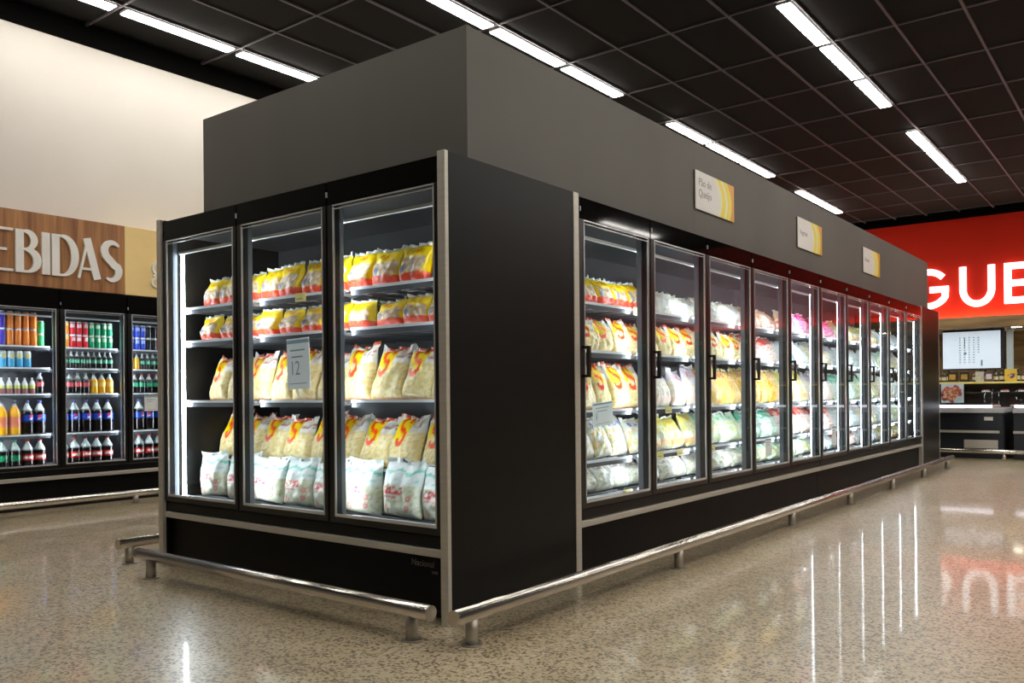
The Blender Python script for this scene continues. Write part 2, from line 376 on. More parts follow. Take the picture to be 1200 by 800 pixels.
for k, x in enumerate([.16, .3, .42, .55, .66, .9, 1.05]):
    t = empty('meat_pack', (x, 12.52, .721 if k % 2 else .951)); tag(t, f'wrapped meat tray in the display shelf, {ORD[k]} from the poster', 'food pack', 'meat trays in the display shelf')
    box('tray', 'paper', -.055, .055, -.05, .05, 0, .02, t, .004); box('meat', 'meatm', -.048, .048, -.043, .043, .018, .04, t, .008)

def lathe(name, prof, colfn, matn, n=16):
    vs_, fs, cs = [], [], []
    for k, (r, z) in enumerate(prof):
        for i in range(n):
            t = 2*math.pi*i/n; vs_.append((r*math.sin(t), -r*math.cos(t), z)); a = (i/n+.5) % 1-.5; cs.append(colfn(a, z))
    for k in range(len(prof)-1):
        for i in range(n):
            j = (i+1) % n; fs.append((k*n+i, k*n+j, (k+1)*n+j, (k+1)*n+i))
    fs.append(tuple(reversed(range(n)))); b = (len(prof)-1)*n; fs.append(tuple(b+i for i in range(n)))
    me = bpy.data.meshes.new(name); me.from_pydata(vs_, [], fs)
    ca = me.color_attributes.new('Col', 'FLOAT_COLOR', 'POINT')
    for k, c in enumerate(cs): ca.data[k].color = (*c, 1)
    me.materials.append(M[matn])
    for p in me.polygons: p.use_smooth = len(p.vertices) == 4
    return me
def dens(pts, step=.012):
    out = []
    for (r0, z0), (r1, z1) in zip(pts, pts[1:]):
        k = max(1, int(abs(z1-z0)/step))
        for i in range(k): out.append((r0+(r1-r0)*i/k, z0+(z1-z0)*i/k))
    return out+[pts[-1]]
def sauce(col, cap, h=.20, r=.035):
    return lathe('sauce_bottle', dens([(r*.9, 0), (r, .01), (r, h*.6), (r*.45, h*.78), (r*.4, h*.88), (r*.45, h*.89), (r*.42, h)]),
        lambda a, z: cap if z > h*.88 else ((.75, .7, .6) if h*.15 < z < h*.45 and abs(a) < .3 else col), 'pet', 12)
sm = [sauce((.02, .015, .01), (.01, .01, .01)), sauce((.10, .03, .01), (.02, .02, .02), .17), sauce((.05, .06, .02), (.01, .01, .01), .19)]
xs = [-.62, -.55, -.47, -.40]+[-.02+.075*i for i in range(16)]
for k, x in enumerate(xs):
    o = link('sauce_bottle', sm[k % 3], None, (x, 12.66+.03*(k % 2), 1.115)); tag(o, f'dark sauce bottle on the display shelf, {ORD[k] if k < 16 else ["seventeenth", "eighteenth", "nineteenth", "twentieth"][k-16]} from the left', 'bottle', 'sauce bottles on the display shelf')
def carton(cols):
    def f(u, v):
        a, b, c = cols
        if .2 < v < .75 and .12 < u < .88: return b if nz(u*6, v*6, cols[0][0]*50) < .1 else c
        return a
    return f
cart = [((.03, .02, .01), (.55, .30, .04), (.65, .42, .1)), ((.02, .02, .01), (.55, .33, .05), (.4, .22, .05)), ((.6, .55, .45), (.5, .5, .3), (.65, .6, .55)), ((.1, .06, .06), (.72, .6, .58), (.75, .7, .7)), ((.75, .52, .04), (.78, .5, .05), (.1, .04, .2))]
for k, (x, wv) in enumerate(((-.32, .13), (-.15, .13), (.07, .12), (.2, .11), (.5, .16))):
    o = link('food_carton', grid_colored('food_carton', wv, .16+.03*(k == 4), 10, 10, carton(cart[k]), .06), None, (x, 12.52, 1.115))
    tag(o, ['brown carton with amber picture, left of its twin', 'brown carton with amber picture, right of its twin', 'pale speckled carton on the display shelf', 'dark carton with pinkish label on the display shelf', 'yellow carton with purple emblem on the display shelf'][k], 'carton')
# hanging menu screen
sc = empty('menu_screen', (-.76, 16.75, 1.42)); tag(sc, 'pale blue lit menu board hanging under the wood canopy', 'screen')
box('case', 'dark', -.5, .62, .0, .08, -.03, .80, sc); box('screen_face', 'screen', -.5, .55, -.006, 0, .0, .755, sc); box('side_panel', 'bluew', .655, .77, .0, .06, -.03, .77, sc)
pr = MB()
for r in range(11):
    for c in range(5):
        if r > 6 and c > 3: continue
        pr.box(-.20+.085*c, -.165+.085*c, -.009, -.006, .62-.05*r, .636-.05*r)
pr.box(-.10, -.085, -.009, -.006, .42, .62); pr.box(.2, .23, -.009, -.006, .05, .17); pr.box(-.11, -.06, -.009, -.006, .29, .33)
pr.build('printed_lines', 'ink', sc)
for x in (-.3, .4): MB().cyl((x, .04, .80), (x, .04, .8295), .012, 8).build('hanger', 'dark', sc)

# ------------------------------------------------------------------ freezer island
def bar_shelf(n, wv, y0, y1):
    b = MB()
    for k in range(9): y = y0+.02+(y1-y0-.03)*k/8; b.box(0.0, wv, y-.004, y+.004, -.008, 0)
    for k in range(5): x = .03+(wv-.06)*k/4; b.box(x-.005, x+.005, y0, y1, -.022, -.008)
    return b
def freezer(name, label, loc, rz, n, dw, x_off, width, depth, zs, P):
    """local: x along the front, y into the cabinet, z up. Doors start at x_off."""
    t = empty(name, loc, rz); tag(t, label, 'freezer' if 'freezer' in name else 'cooler', P.get('group'))
    zt, zgt, zgb, zst = P['zt'], P['zgt'], P['zgb'], P['zst']; ln = P['liner']
    x1 = x_off+n*dw
    b = MB(); b.box(x_off, x1, depth-.05, depth, .06, zt); b.box(x_off, x1, .05, depth-.05, zt-.05, zt); b.box(x_off, x1, .05, depth-.05, .06, zgb-.06)
    b.build('cabinet_body', 'black', t)
    b = MB(); b.box(x_off+.001, x1-.001, depth-.20, depth-.19, zgb-.02, zt-.06); b.box(x_off+.001, x1-.001, .06, depth-.19, zt-.075, zt-.055); b.box(x_off+.001, x1-.001, .10, depth-.19, zgb-.05, zgb-.02)
    b.build('inner_liner', ln, t)
    for (a, c) in P.get('kicks', ((0, n),)):
        MB().box(x_off+a*dw+.002, x_off+c*dw-.002, .04, .06, .05, zst-.006).build('kick_panel', 'kick', t)
    MB().box(x_off, x1, .012, .10, zst+.036, zgb-.035).build('front_sill', 'black', t, .006)
    MB().box(x_off+.003, x1-.003, .0, .05, zst, zst+.034).build('trim_strip', 'alu', t, .004)
    MB().box(x_off, x1, .09, .5, 0.0, .06).build('plinth', 'dark', t)
    MB().box(x_off+.02, x1-.02, .08, .105, zgb-.05, zgb-.012).build('inner_sill', 'rail', t)
    # mullions with LED tubes
    for k in range(n+1):
        x = x_off+k*dw
        if k == 0: xa, xb = x+.0, x+.035
        elif k == n: xa, xb = x-.035, x
        else: xa, xb = x-.036, x+.036
        mu = MB().box(xa, xb, .043, .075, zgb-.03, zgt+.03).build('mullion', 'mull', t)
        if k == 0: tubes = [(x+.052 if P.get('side_led') else x+.0105, .10 if P.get('side_led') else .0785)]
        elif k == n: tubes = [(x-.0105, .0785)]
        else: tubes = [(x, .0785)]
        for (tx, ty) in tubes:
            MB().cyl((tx, ty, zgb), (tx, ty, zgt-.05), P.get('ledr', .009) if k == 0 else .009, 8).build('led_tube', P['led'], mu, smooth=True)
    MB().box(x_off+.04, x1-.04, .08, .10, zgt-.060, zgt-.046).build('top_light_bar', 'rail', t)
    # doors
    g = .006
    fm = MB(); fm.box(g, dw-g, .0, .042, zgt+.012, zt-.004)
    fm2 = MB(); fm2.box(g, .045, 0, .042, zgb-.03, zgt+.012); fm2.box(dw-.03, dw-g, 0, .042, zgb-.03, zgt+.012); fm2.box(.045, dw-.03, 0, .042, zgb-.03, zgb)
    hd = fm.mesh('door_header', 'frit'); fr_ = fm2.mesh('door', 'frame')
    em = MB()
    for (a, c, z0, z1) in ((.045, dw-.03, zgt+.004, zgt+.010), (.045, dw-.03, zgt-.012, zgt-.009), (.045, .052, zgb, zgt), (dw-.037, dw-.03, zgb, zgt), (.045, dw-.03, zgb, zgb+.014)): em.box(a, c, -.003, .006, z0, z1)
    em = em.mesh('edge_trim', 'edge'); gm = MB().box(.045, dw-.03, .008, .013, zgb, zgt+.004).mesh('glass_pane', 'glass')
    hx = .03
    hm = MB(); hm.box(hx-.01, hx+.01, -.045, -.028, 1.08, 1.245)
    for z in (1.08, 1.23): hm.box(hx-.01, hx+.01, -.028, 0, z, z+.015)
    hm = hm.mesh('handle', 'frame')
    hg = MB().cyl((.007, -.005, zgt+.05), (.007, -.005, zgt+.075), .005, 8).mesh('hinge_pin', 'edge')
    for k in range(n):
        x = x_off+k*dw; d = link('door', fr_, t, (x, 0, 0)); link('door_header', hd, d); link('glass_pane', gm, d); link('edge_trim', em, d); link('hinge_pin', hg, d)
        if P.get('handle'): link('handle', hm, d)
    # shelves
    y0, y1 = .125, depth-.22
    for k in range(n):
        sw = dw-.075
        for li, z in enumerate(zs):
            y0 = P.get('fronts', [.125]*5)[li]
            s = bar_shelf(0, sw, y0, y1).build('shelf', 'shelf', t, loc=(x_off+k*dw+.0375, 0, z))
            MB().box(0, sw, y0-.010, y0, -.006, .008).build('price_rail', 'rail', s); MB().box(0, sw, y0-.006, y0, -.03, -.006).build('label_holder', 'holder', s)
    return t
PW = dict(zt=2.035, zgt=1.905, zgb=.415, zst=.288, liner='liner', led='led')
W = 2.306; D1 = 1.03; DW = .78; EPS = .0015; PT = .042
ZE = [1.52, 1.322, .968, .615, .40]
ZR = [1.50, 1.23, .895, .61, .41]
dwe = (W-2*PT)/3
ef = freezer('end_freezer', 'black three-door upright freezer closing the near end of the island', (-W, 0, 0), 0, 3, dwe, PT, W, D1, ZE, dict(PW, side_led=True, ledr=.011, fronts=[.125, .125, .125, .30, .125]))
for s, x in ((0, 0), (1, W-PT)):
    p = box('side_panel', 'panel', x, x+PT, .012, D1-.05, .0, 2.045, ef)
    box('front_post', 'alu', x-.001, x+PT+.001, -.012, .012, 0, 2.047, p, .003)
    box('rear_post', 'alu', x-.001, x+PT+.004, D1-.05, D1, .0, 2.047, p, .003)
text('printed_name', 'Nacional', .042, 'logo', ef, (W-PT-.225, .038, .232), (R(90), 0, 0), .0005, sx=.95)
text('printed_name', 'LINE', .018, 'logo', ef, (W-PT-.10, .038, .205), (R(90), 0, 0), .0005)
fa = freezer('row_freezer', 'black five-door upright freezer on the island side, nearer to the viewer', (0, D1+.002, 0), R(90), 5, DW-.0004, 0, 5*DW, 1.0, ZR, dict(PW, handle=True, group='freezers on the island side'))
fb = freezer('row_freezer', 'black five-door upright freezer on the island side, farther from the viewer', (0, D1+5*DW+.002, 0), R(90), 5, DW-.0006, 0, 5*DW, 1.0, ZR, dict(PW, handle=True, group='freezers on the island side'))
YE = D1+10*DW
ff = empty('far_end_freezer', (0, YE, 0)); tag(ff, 'black side of the freezer closing the far end of the island', 'freezer')
box('side_panel', 'panel', -PT, 0, .05, D1-.012, 0, 2.045, ff); box('front_post', 'alu', -PT, .002, 0, .05, 0, 2.047, ff); box('rear_post', 'alu', -PT, .002, D1-.012, D1+.012, 0, 2.047, ff)
box('cabinet_body', 'black', -W+PT, -PT, .05, D1-.05, .05, 2.03, ff)
# soffit box
so = empty('island_bulkhead', (0, 0, 2.05)); tag(so, 'dark grey clad bulkhead box standing on top of the freezer island', 'bulkhead')
SX0, SX1, SY0, SY1, SZ = -2.206, -.085, .241, 9.63, 2.688
so.location = (SX1, SY0, 2.036)
hS = SZ-2.036; LS = SY1-SY0; WS = SX1-SX0
for k, (a, c) in enumerate(((0, 2.35), (2.35, 4.7), (4.7, 7.05), (7.05, LS))): box('side_cladding', 'soffit', -.03, 0, a+.0004, c-.0004, 0, hS, so)
box('end_cladding', 'soffit', -WS, -.03, 0, .03, 0, hS, so); box('side_cladding', 'soffit', -WS, -WS+.03, .03, LS-.03, 0, hS, so); box('end_cladding', 'soffit', -WS, -.03, LS-.03, LS, 0, hS, so)
box('top_board', 'soffit', -WS+.03, -.03, .03, LS-.03, hS-.03, hS-.005, so); box('corner_trim', 'soffit', -.028, .003, -.003, .028, 0, hS, so)
# category signs on the bulkhead
for k, (y, txt, lb) in enumerate(((2.588, 'Pão de\nQueijo', 'white and yellow sign reading Pão de Queijo'), (4.59, 'Vegetais', 'white and yellow sign reading Vegetais, middle of three'), (6.58, 'Batatas', 'small white and yellow sign farthest along the bulkhead'))):
    t = empty('category_sign', (SX1+.001, y, 2.24)); tag(t, lb, 'sign', 'signs on the bulkhead')
    box('board', 'signprint', .006, .012, 0, .64, 0, .262, t); box('back_plate', 'dark', 0, .006, .004, .636, .004, .258, t)
    text('lettering', txt, .075 if k == 0 else .06, 'inkd', t, (.0125, .045, .165 if k == 0 else .12), (R(90), 0, R(90)), .0003)

# ------------------------------------------------------------------ floor rails
def rail(name, label, p, q, legs, z=.125, r=.031):
    p = Vector(p); q = Vector(q); t = empty('bumper_rail', (p.x, p.y, 0)); tag(t, label, 'rail', 'steel bumper rails'); d = (q-p); u = d.normalized()
    MB().cyl((0, 0, z), (d.x, d.y, z), r, 24).build('tube', 'steel', t, smooth=True)
    for s in (0, 1):
        a = Vector((0, 0, z)) if s == 0 else Vector((d.x, d.y, z)); sg = -1 if s == 0 else 1
        MB().cyl(tuple(a), tuple(a+Vector((u.x, u.y, 0))*.004*sg), r*1.03, 24).build('end_cap', 'steel', t)
    for l in legs:
        c = u*l; b = MB().cyl((c.x, c.y, .004), (c.x, c.y, z-.02), .026, 16).build('post', 'satin', t, smooth=True)
        MB().cyl((c.x, c.y, 0), (c.x, c.y, .005), .044, 20).build('floor_flange', 'satin', b, smooth=True)
rail('r', 'long steel bumper rail along the ten freezer doors', (.24, -.245, 0), (.24, 9.35, 0), (.105, 1.91, 3.74, 5.18, 6.62, 8.0, 9.3))
rail('r', 'steel bumper rail in front of the end freezer', (-2.13, -.235, 0), (.105, -.235, 0), (.13, 2.13))
rail('r', 'steel bumper rail on the far left side of the island', (-2.50, -.16, 0), (-2.50, 9.3, 0), (.07, 1.9, 3.7, 5.5, 7.3, 9.1))

# ------------------------------------------------------------------ drinks coolers on the left
XB = -5.5; BD = .63; BY = .236
PB = dict(zt=1.985, zgt=1.79, zgb=.39, zst=.262, liner='liner_b', led='ledb', handle=False)
ZB = [1.46, 1.265, 1.03, .665, .375]
bc = freezer('drinks_cooler', 'black glass-door drinks cooler under the wood sign', (XB, BY-BD, 0), R(90), 5, BD, 0, 5*BD, .85, ZB, PB)
for x in (-.03, 5*BD): box('side_panel', 'panel', x, x+.03, 0, .85, 0, 1.984, bc)
rail('r', 'steel bumper rail in front of the drinks cooler', (XB+.27, -2.2, 0), (XB+.27, 4.0, 0), (.9, 2.1, 3.62, 5.1), .10)
sg = empty('wood_sign_panel', (XB, 0, 2.0)); tag(sg, 'wood sign panel with raised white letters EBIDAS', 'sign')
box('panel', 'wood', -.385, 0, -1.5, 1.475, -.012, .645, sg)
cs_ = empty('cream_sign_panel', (XB, 0, 2.0)); tag(cs_, 'cream sign panel with a white letter g beside the wood sign', 'sign')
box('panel', 'cream', -.385, 0, 1.478, 4.2, -.012, .645, cs_)
H = .375
def sl(name, y, strokes, par=sg):
    b = MB()
    for q, (pts, wd) in enumerate(strokes): b.ribbon(pts, wd, -.012-.0008*q, .012)
    o = b.build(name, 'letter', par, loc=(.013, y, .10)); o.rotation_euler = (0, 0, R(90)); return o
TK, TN = .068, .022
def seq(n, f): return [f(i/(n-1)) for i in range(n)]
def bowl(cx, cz, rx, rz, a0, a1, n=16): return arc(cx, cz, rx, rz, a0, a1, n)
def bw(n, lo, hi): return [lo+(hi-lo)*math.sin(math.pi*i/n) for i in range(n+1)]
sl('letter_e', .25, [([(.04, 0), (.04, H)], TK), ([(.02, TN/2), (.22, TN/2)], TN), ([(.02, H/2), (.17, H/2)], TN), ([(.02, H-TN/2), (.22, H-TN/2)], TN)])
sl('letter_b', .49, [([(TK/2, 0), (TK/2, H)], TK), ([(.03, H-.011), (.08, H-.011)]+bowl(.08, .285, .075, .079, 90, -90)+[(.03, .206)], [TN]*2+bw(16, TN, .06)[1:]+[TN]*2), ([(.03, .206), (.085, .206)]+bowl(.085, .108, .095, .098, 90, -90)+[(.03, .010)], [TN]*2+bw(16, TN, TK)[1:]+[TN]*2)])
sl('letter_i', .712, [([(TK/2-.003, 0), (TK/2-.003, H)], TK)])
sl('letter_d', .793, [([(TK/2, 0), (TK/2, H)], TK), ([(.03, H-.011), (.09, H-.011)]+bowl(.09, H/2, .115, H/2-.011, 90, -90, 24)+[(.03, .011)], [TN]*2+bw(24, TN, TK)[1:]+[TN]*2)])
sl('letter_a', 1.02, [([(.012, 0), (.10, H)], TN), ([(.088, H), (.182, 0)], TK), ([(.03, .09), (.16, .09)], TN)])
sp_ = bowl(.115, .285, .075, .080, 35, 180, 10)+[(.05, .24), (.09, .195), (.135, .15)]+bowl(.10, .095, .075, .085, 25, -125, 12)
sl('letter_s', 1.232, [(sp_, [TN+(.05-.0)*max(0, math.sin(math.pi*(i/(len(sp_)-1)))) for i in range(len(sp_))])])
gl_ = bowl(.07, .17, .05, .055, 0, 360, 20); gl2 = bowl(.075, .03, .065, .05, 0, 360, 20)
sl('letter_g', 1.735, [(gl_, .022), (gl2, .018), ([(.05, .12), (.03, .095), (.06, .08), (.10, .075)], .02), ([(.10, .21), (.15, .235)], .02)], cs_)

# ------------------------------------------------------------------ frozen food bags
def S_mask(u, v, cu, cv, r, th):
    # an S made of two arcs, in bag coordinates
    du, dv = u-cu, v-cv
    a = math.hypot(du, dv-r); b = math.hypot(du, dv+r)
    top = abs(a-r) < th and not (du > 0.15*r and dv < r)
    bot = abs(b-r) < th and not (du < -0.15*r and dv > -r)
    return top or bot
def bag_mesh(name, Wb, Hb, Tb, fn, seed, nu=24, nv=30, slump=.5, full=4.0):
    vs_, fs, cs = [], [], []
    def pos(u, v, side):
        e = max(0, 1-abs(2*u-1)**full)**.55; q = v/.93
        f = 0 if q >= 1 else (math.sin(math.pi*min(1, q**.75))**.55 if q > 0 else 0)
        f = f*(1-.35*v*slump) if v > .04 else f*.9
        cr = nz(u*3.1, v*3.1, seed)*.30+nz(u*8, v*8, seed+3)*.16
        t = Tb*.5*e*f*(1+cr)
        wd = Wb*(1-.02*math.sin(math.pi*v)+.03*nz(v*3, seed, side*2.0))
        x = wd*(u-.5)+.012*nz(v*2.2, u, seed+9); z = Hb*v+Hb*(.07*nz(u*2.4, seed, 5)+.05*abs(2*u-1)**3*(1+nz(seed, u*2, 8)))*(v**4)
        y = side*t+(.018*v*v)*nz(u*2, v*2, seed+17)+(.012*math.sin(u*19+seed)*(v > .9))
        return (x, y, max(0, z))
    for side in (-1, 1):
        for j in range(nv+1):
            for i in range(nu+1):
                u, v = i/nu, j/nv; vs_.append(pos(u, v, side)); cs.append(fn(u if side < 0 else 1-u, v))
    n1 = (nu+1)*(nv+1)
    for j in range(nv):
        for i in range(nu):
            a = j*(nu+1)+i; fs.append((a, a+1, a+nu+2, a+nu+1)); a += n1; fs.append((a, a+nu+1, a+nu+2, a+1))
    me = bpy.data.meshes.new(name); me.from_pydata(vs_, [], fs)
    ca = me.color_attributes.new('Col', 'FLOAT_COLOR', 'POINT')
    for k, c in enumerate(cs): l = sum(c)/3; ca.data[k].color = (*[min(1, max(0, (l+(q-l)*1.15)*.96)) for q in c], 1)
    bm = bmesh.new(); bm.from_mesh(me); bmesh.ops.remove_doubles(bm, verts=bm.verts, dist=.0002); bm.to_mesh(me); bm.free()
    for p in me.polygons: p.use_smooth = True
    me.materials.append(M['bag']); return me
def mix(a, b, t): return tuple(x+(y-x)*t for x, y in zip(a, b))
WH = (.80, .80, .78); YE_ = (.86, .62, .02); RD = (.75, .06, .03); OR = (.85, .35, .03)
def food(u, v, seed, c1, c2, c3, sc=9):
    n = nz(u*sc, v*sc*1.3, seed); n2 = nz(u*sc*2.1, v*sc*2.1, seed+5)
    c = mix(c1, c2, max(0, min(1, .5+1.8*n)))
    return mix(c, c3, max(0, min(1, n2*2.4)))
def d_yellow(seed):
    def f(u, v):
        if v > .93 or v < .035: return WH
        if v < .24+.02*nz(u*5, 0, seed): return mix(RD, (.85, .3, .22), .25+.3*nz(u*12, v*30, seed))
        ed = .30+.55*abs(u-.5)**1.4*2
        if v > .62+.06*nz(u*3, 1, seed) or abs(u-.5) > .40+.04*nz(v*4, 2, seed):
            if .70 < v < .86 and .2 < u < .72 and nz(u*22, v*16, seed) > .12: return (.78, .22, .03)
            return YE_
        if math.hypot((u-.22)*1, (v-.36)*.8) < .10: return (.30, .28, .33)
        return food(u, v, seed, (.62, .40, .16), (.78, .62, .38), (.40, .34, .40))
    return f
def d_fries(seed, top=(.72, .60, .18), su=.36, sv=.70):
    def f(u, v):
        if v > .955: return (.55, .10, .06) if nz(u*5, 0, seed) > -.1 else WH
        if v < .03: return (.6, .2, .12)
        if S_mask(u, v, su+.05*(v-.7), sv, .135, .045): return (.82, .09, .03)
        if v > .56+.10*math.sin(u*5+seed) and u < .62: 
            if math.hypot(u-su, v-sv) < .30: return (.88, .66, .06)
        if .74 < v < .84 and u > .62 and nz(u*25, v*25, seed) > .1: return (.35, .12, .10)
        return food(u, v, seed, (.80, .64, .30), (.86, .76, .48), (.62, .48, .24), 10) if v < .66 else food(u, v, seed, (.76, .73, .66), (.82, .80, .76), (.66, .6, .5), 7)
    return f
def d_white(seed):
    def f(u, v):
        if .72 < v < .84 and abs(v-.78-.035*math.sin(u*14+seed)) < .022: return (.25, .62, .52)
        if .60 < v < .66 and nz(u*20, v*20, seed) > .2: return (.4, .7, .62)
        if .38 < v < .52 and .10 < u < .62 and nz(u*26, v*26, seed) > -.02: return (.78, .10, .16)
        if .32 < v < .36 and .12 < u < .5: return (.8, .3, .33)
        for cu, cv in ((.76, .33), (.74, .17), (.2, .12)):
            if .03 < math.hypot(u-cu, (v-cv)*1.1) < .065: return (.82, .28, .28)
        if v > .56: return mix((.78, .84, .82), (.86, .90, .88), .5+nz(u*5, v*5, seed))
        return food(u, v, seed, (.70, .70, .52), (.80, .82, .72), (.56, .55, .36), 8)
    return f
def d_generic(seed, base, top, f1, f2, f3, mark=RD, ring=None, band=None):
    def f(u, v):
        if v > .95 or v < .03: return mix(base, WH, .6)
        if ring and .055 < math.hypot(u-.5, (v-.52)*1.1) < .105: return mix(base, WH, .5)
        if ring and math.hypot(u-.5, (v-.52)*1.1) <= .055: return ring
        if ring and math.hypot(u-.5, (v-.52)*1.1) < .26: return (.84, .84, .82)
        if v > .66+.06*nz(u*4, 0, seed):
            if .72 < v < .86 and .15 < u < .8 and nz(u*16, v*12, seed) > .08: return mark
            return top
        if band and .08 < v < .22: return band
        if nz(u*4, v*4, seed+20) > .22: return base
        return food(u, v, seed, f1, f2, f3, 8)
    return f
BAG = {}
def design(key, Wb, Hb, Tb, fn, desc, k=2):
    BAG[key] = ([bag_mesh(desc[1], Wb*(1+.03*q), Hb*(1-.03*q), Tb, fn(len(BAG)*3.7+q*1.9+.37), len(BAG)*2.3+q*5.1) for q in range(k)], desc, Wb)
design('A', .215, .205, .11, d_yellow, ('yellow snack bag with red base', 'snack_bag'), 3)
design('B', .235, .285, .12, d_fries, ('clear fries bag with red S mark', 'fries_bag'), 3)
design('C', .255, .275, .13, d_white, ('white and teal fries bag', 'fries_bag'), 3)
G_ = lambda *a, **k: (lambda s: d_generic(s, *a, **k))
design('F', .20, .19, .12, G_((.80, .80, .76), (.80, .78, .66), (.80, .76, .6), (.84, .84, .8), (.6, .55, .4), ring=(.2, .1, .08), mark=(.7, .6, .3)), ('white bag with dark round mark', 'pastry_bag'))
design('D', .23, .20, .12, G_((.74, .76, .72), (.70, .72, .62), (.62, .66, .42), (.82, .82, .78), (.75, .42, .12), mark=(.16, .14, .6)), ('white and green vegetable bag', 'vegetable_bag'))
design('D2', .22, .21, .12, G_((.78, .78, .66), (.72, .66, .22), (.80, .66, .2), (.80, .80, .66), (.5, .58, .2), mark=(.85, .5, .05), band=(.85, .5, .25)), ('yellow vegetable bag', 'vegetable_bag'))
design('E', .24, .13, .12, G_((.80, .80, .76), (.78, .76, .7), (.82, .82, .8), (.72, .68, .55), (.5, .5, .25), mark=(.4, .35, .3)), ('white flat food pack', 'food_pack'))
design('G', .21, .27, .12, G_((.84, .60, .22), (.86, .66, .26), (.84, .5, .08), (.86, .68, .3), (.75, .32, .05), mark=(.8, .08, .1)), ('orange nugget bag with red mark', 'nugget_bag'))
design('B2', .23, .27, .12, G_((.66, .62, .66), (.6, .56, .62), (.78, .70, .50), (.80, .76, .66), (.62, .5, .45), mark=(.75, .1, .1), band=(.8, .6, .5)), ('mauve clear bag with red print', 'fries_bag'))
design('H', .23, .21, .12, G_((.70, .80, .70), (.62, .80, .66), (.45, .66, .32), (.78, .84, .74), (.80, .62, .12), mark=(.2, .55, .25)), ('pale green vegetable bag', 'vegetable_bag'))
design('H3', .23, .21, .12, G_((.72, .82, .78), (.16, .56, .40), (.62, .74, .66), (.82, .86, .84), (.3, .55, .3), mark=(.8, .86, .8)), ('teal-topped vegetable bag', 'vegetable_bag'))
design('P', .20, .20, .11, G_((.82, .2, .4), (.84, .12, .32), (.84, .24, .46), (.84, .6, .66), (.7, .08, .2), mark=(.86, .8, .8)), ('bright pink bag', 'pastry_bag'))
design('Q', .20, .20, .11, G_((.80, .74, .68), (.82, .70, .5), (.80, .46, .2), (.84, .80, .74), (.7, .2, .1), mark=(.8, .2, .1)), ('orange and white bag', 'pastry_bag'))
design('K', .22, .20, .12, G_((.74, .80, .82), (.78, .82, .82), (.60, .70, .74), (.84, .86, .86), (.45, .55, .5), mark=(.2, .4, .6)), ('white and grey bag', 'fish_bag'))
design('T', .22, .20, .12, G_((.82, .76, .74), (.76, .12, .10), (.82, .7, .62), (.84, .82, .8), (.7, .25, .15), mark=(.86, .8, .7)), ('red and white bag', 'meat_bag'))
rng = random.Random(11)
def put_bags(key, T4, x0, x1, y, z, where, grp, lean=10, rot=3, cnt=4, zmax=None, fill=None):
    """row of bags in a freezer's local frame, left to right"""
    meshes, (desc, nm), Wb = BAG[key]; n = cnt; d = (x1-x0)/n
    for i in range(n):
        x = x0+d*(i+.5); sc = rng.uniform(.94, 1.04)
        o = link(nm, meshes[rng.randrange(len(meshes))]); ln_ = R(lean+rng.uniform(-4, 4)); yr = R(rng.uniform(-rot, rot))
        rot_ = Matrix.Rotation(yr, 4, 'Z') @ Matrix.Rotation(-ln_, 4, 'X') @ Matrix.Rotation(R(rng.uniform(-3, 3)), 4, 'Y')
        if fill:
            c0 = [rot_ @ v.co for v in o.data.vertices]; sc = fill*rng.uniform(.90, 1.04)/(max(c.z for c in c0)-min(c.z for c in c0))
        for hz in (sc, sc*.92, sc*.84, sc*.76, sc*.68):
            S3 = Matrix.Diagonal((d/Wb*.96, .92, hz, 1)); L3 = rot_ @ S3
            co = [L3 @ v.co for v in o.data.vertices]; lo = min(c.z for c in co); hi = max(c.z for c in co); yf = min(c.y for c in co)
            if zmax is None or z+hi-lo < zmax: break
        o.matrix_world = T4 @ Matrix.Translation((x, max(y+rng.uniform(-.01, .02), .135-yf), z+.002-lo)) @ L3
        pos = 'only one' if n == 1 else (ORD[i]+' from left')
        tag(o, f'{desc}, {pos}, {where}', 'food bag', grp)
TE = Matrix.Translation((-W, 0, 0))
xe0, xe1 = PT+.09, W-PT-.06
put_bags('A', TE, xe0, xe1, .21, ZE[0], 'top shelf of the end freezer', 'yellow bags on the end freezer top shelf', cnt=11)
put_bags('A', TE, xe0, xe1, .21, ZE[1], 'second shelf of the end freezer', 'yellow bags on the end freezer second shelf', cnt=11, zmax=ZE[0]-.027, fill=ZE[0]-.029-ZE[1])
put_bags('A', TE, xe0+.9, xe1, .42, ZE[0], 'back row, top shelf, end freezer', 'yellow bags in the back row of the end freezer', cnt=6)
put_bags('B', TE, xe0, xe1, .235, ZE[2], 'third shelf of the end freezer', 'fries bags on the end freezer third shelf', lean=17, cnt=10, zmax=ZE[1]-.035)
put_bags('B', TE, PT+.02, xe1, .37, ZE[3], 'above the bottom row, end freezer', 'fries bags above the end freezer bottom row', lean=17, cnt=10, zmax=ZE[2]-.035)
put_bags('C', TE, xe0-.02, xe1, .21, ZE[4], 'bottom of the end freezer', 'white fries bags on the end freezer bottom', lean=4, cnt=8)
plan = [['A', 'B', 'B', 'D', 'E'], ['F', 'B', 'B2', 'D2', 'E'], ['F', 'B', 'G', 'H', 'E'], ['Q', 'T', 'G', 'H3', 'H'], ['Q', 'K', 'D2', 'T', 'H'],
        ['P', 'D', 'B2', 'T', 'K'], ['D2', 'K', 'H3', 'K', 'T'], ['D2', 'K', 'H', 'D', 'K'], ['K', 'H', 'D', 'K', 'D2'], ['K', 'D', 'K', 'H', 'D2']]
shn = ['top', 'second', 'third', 'fourth', 'bottom']
TR = Matrix.Translation((0, D1, 0)) @ Matrix.Rotation(R(90), 4, 'Z')
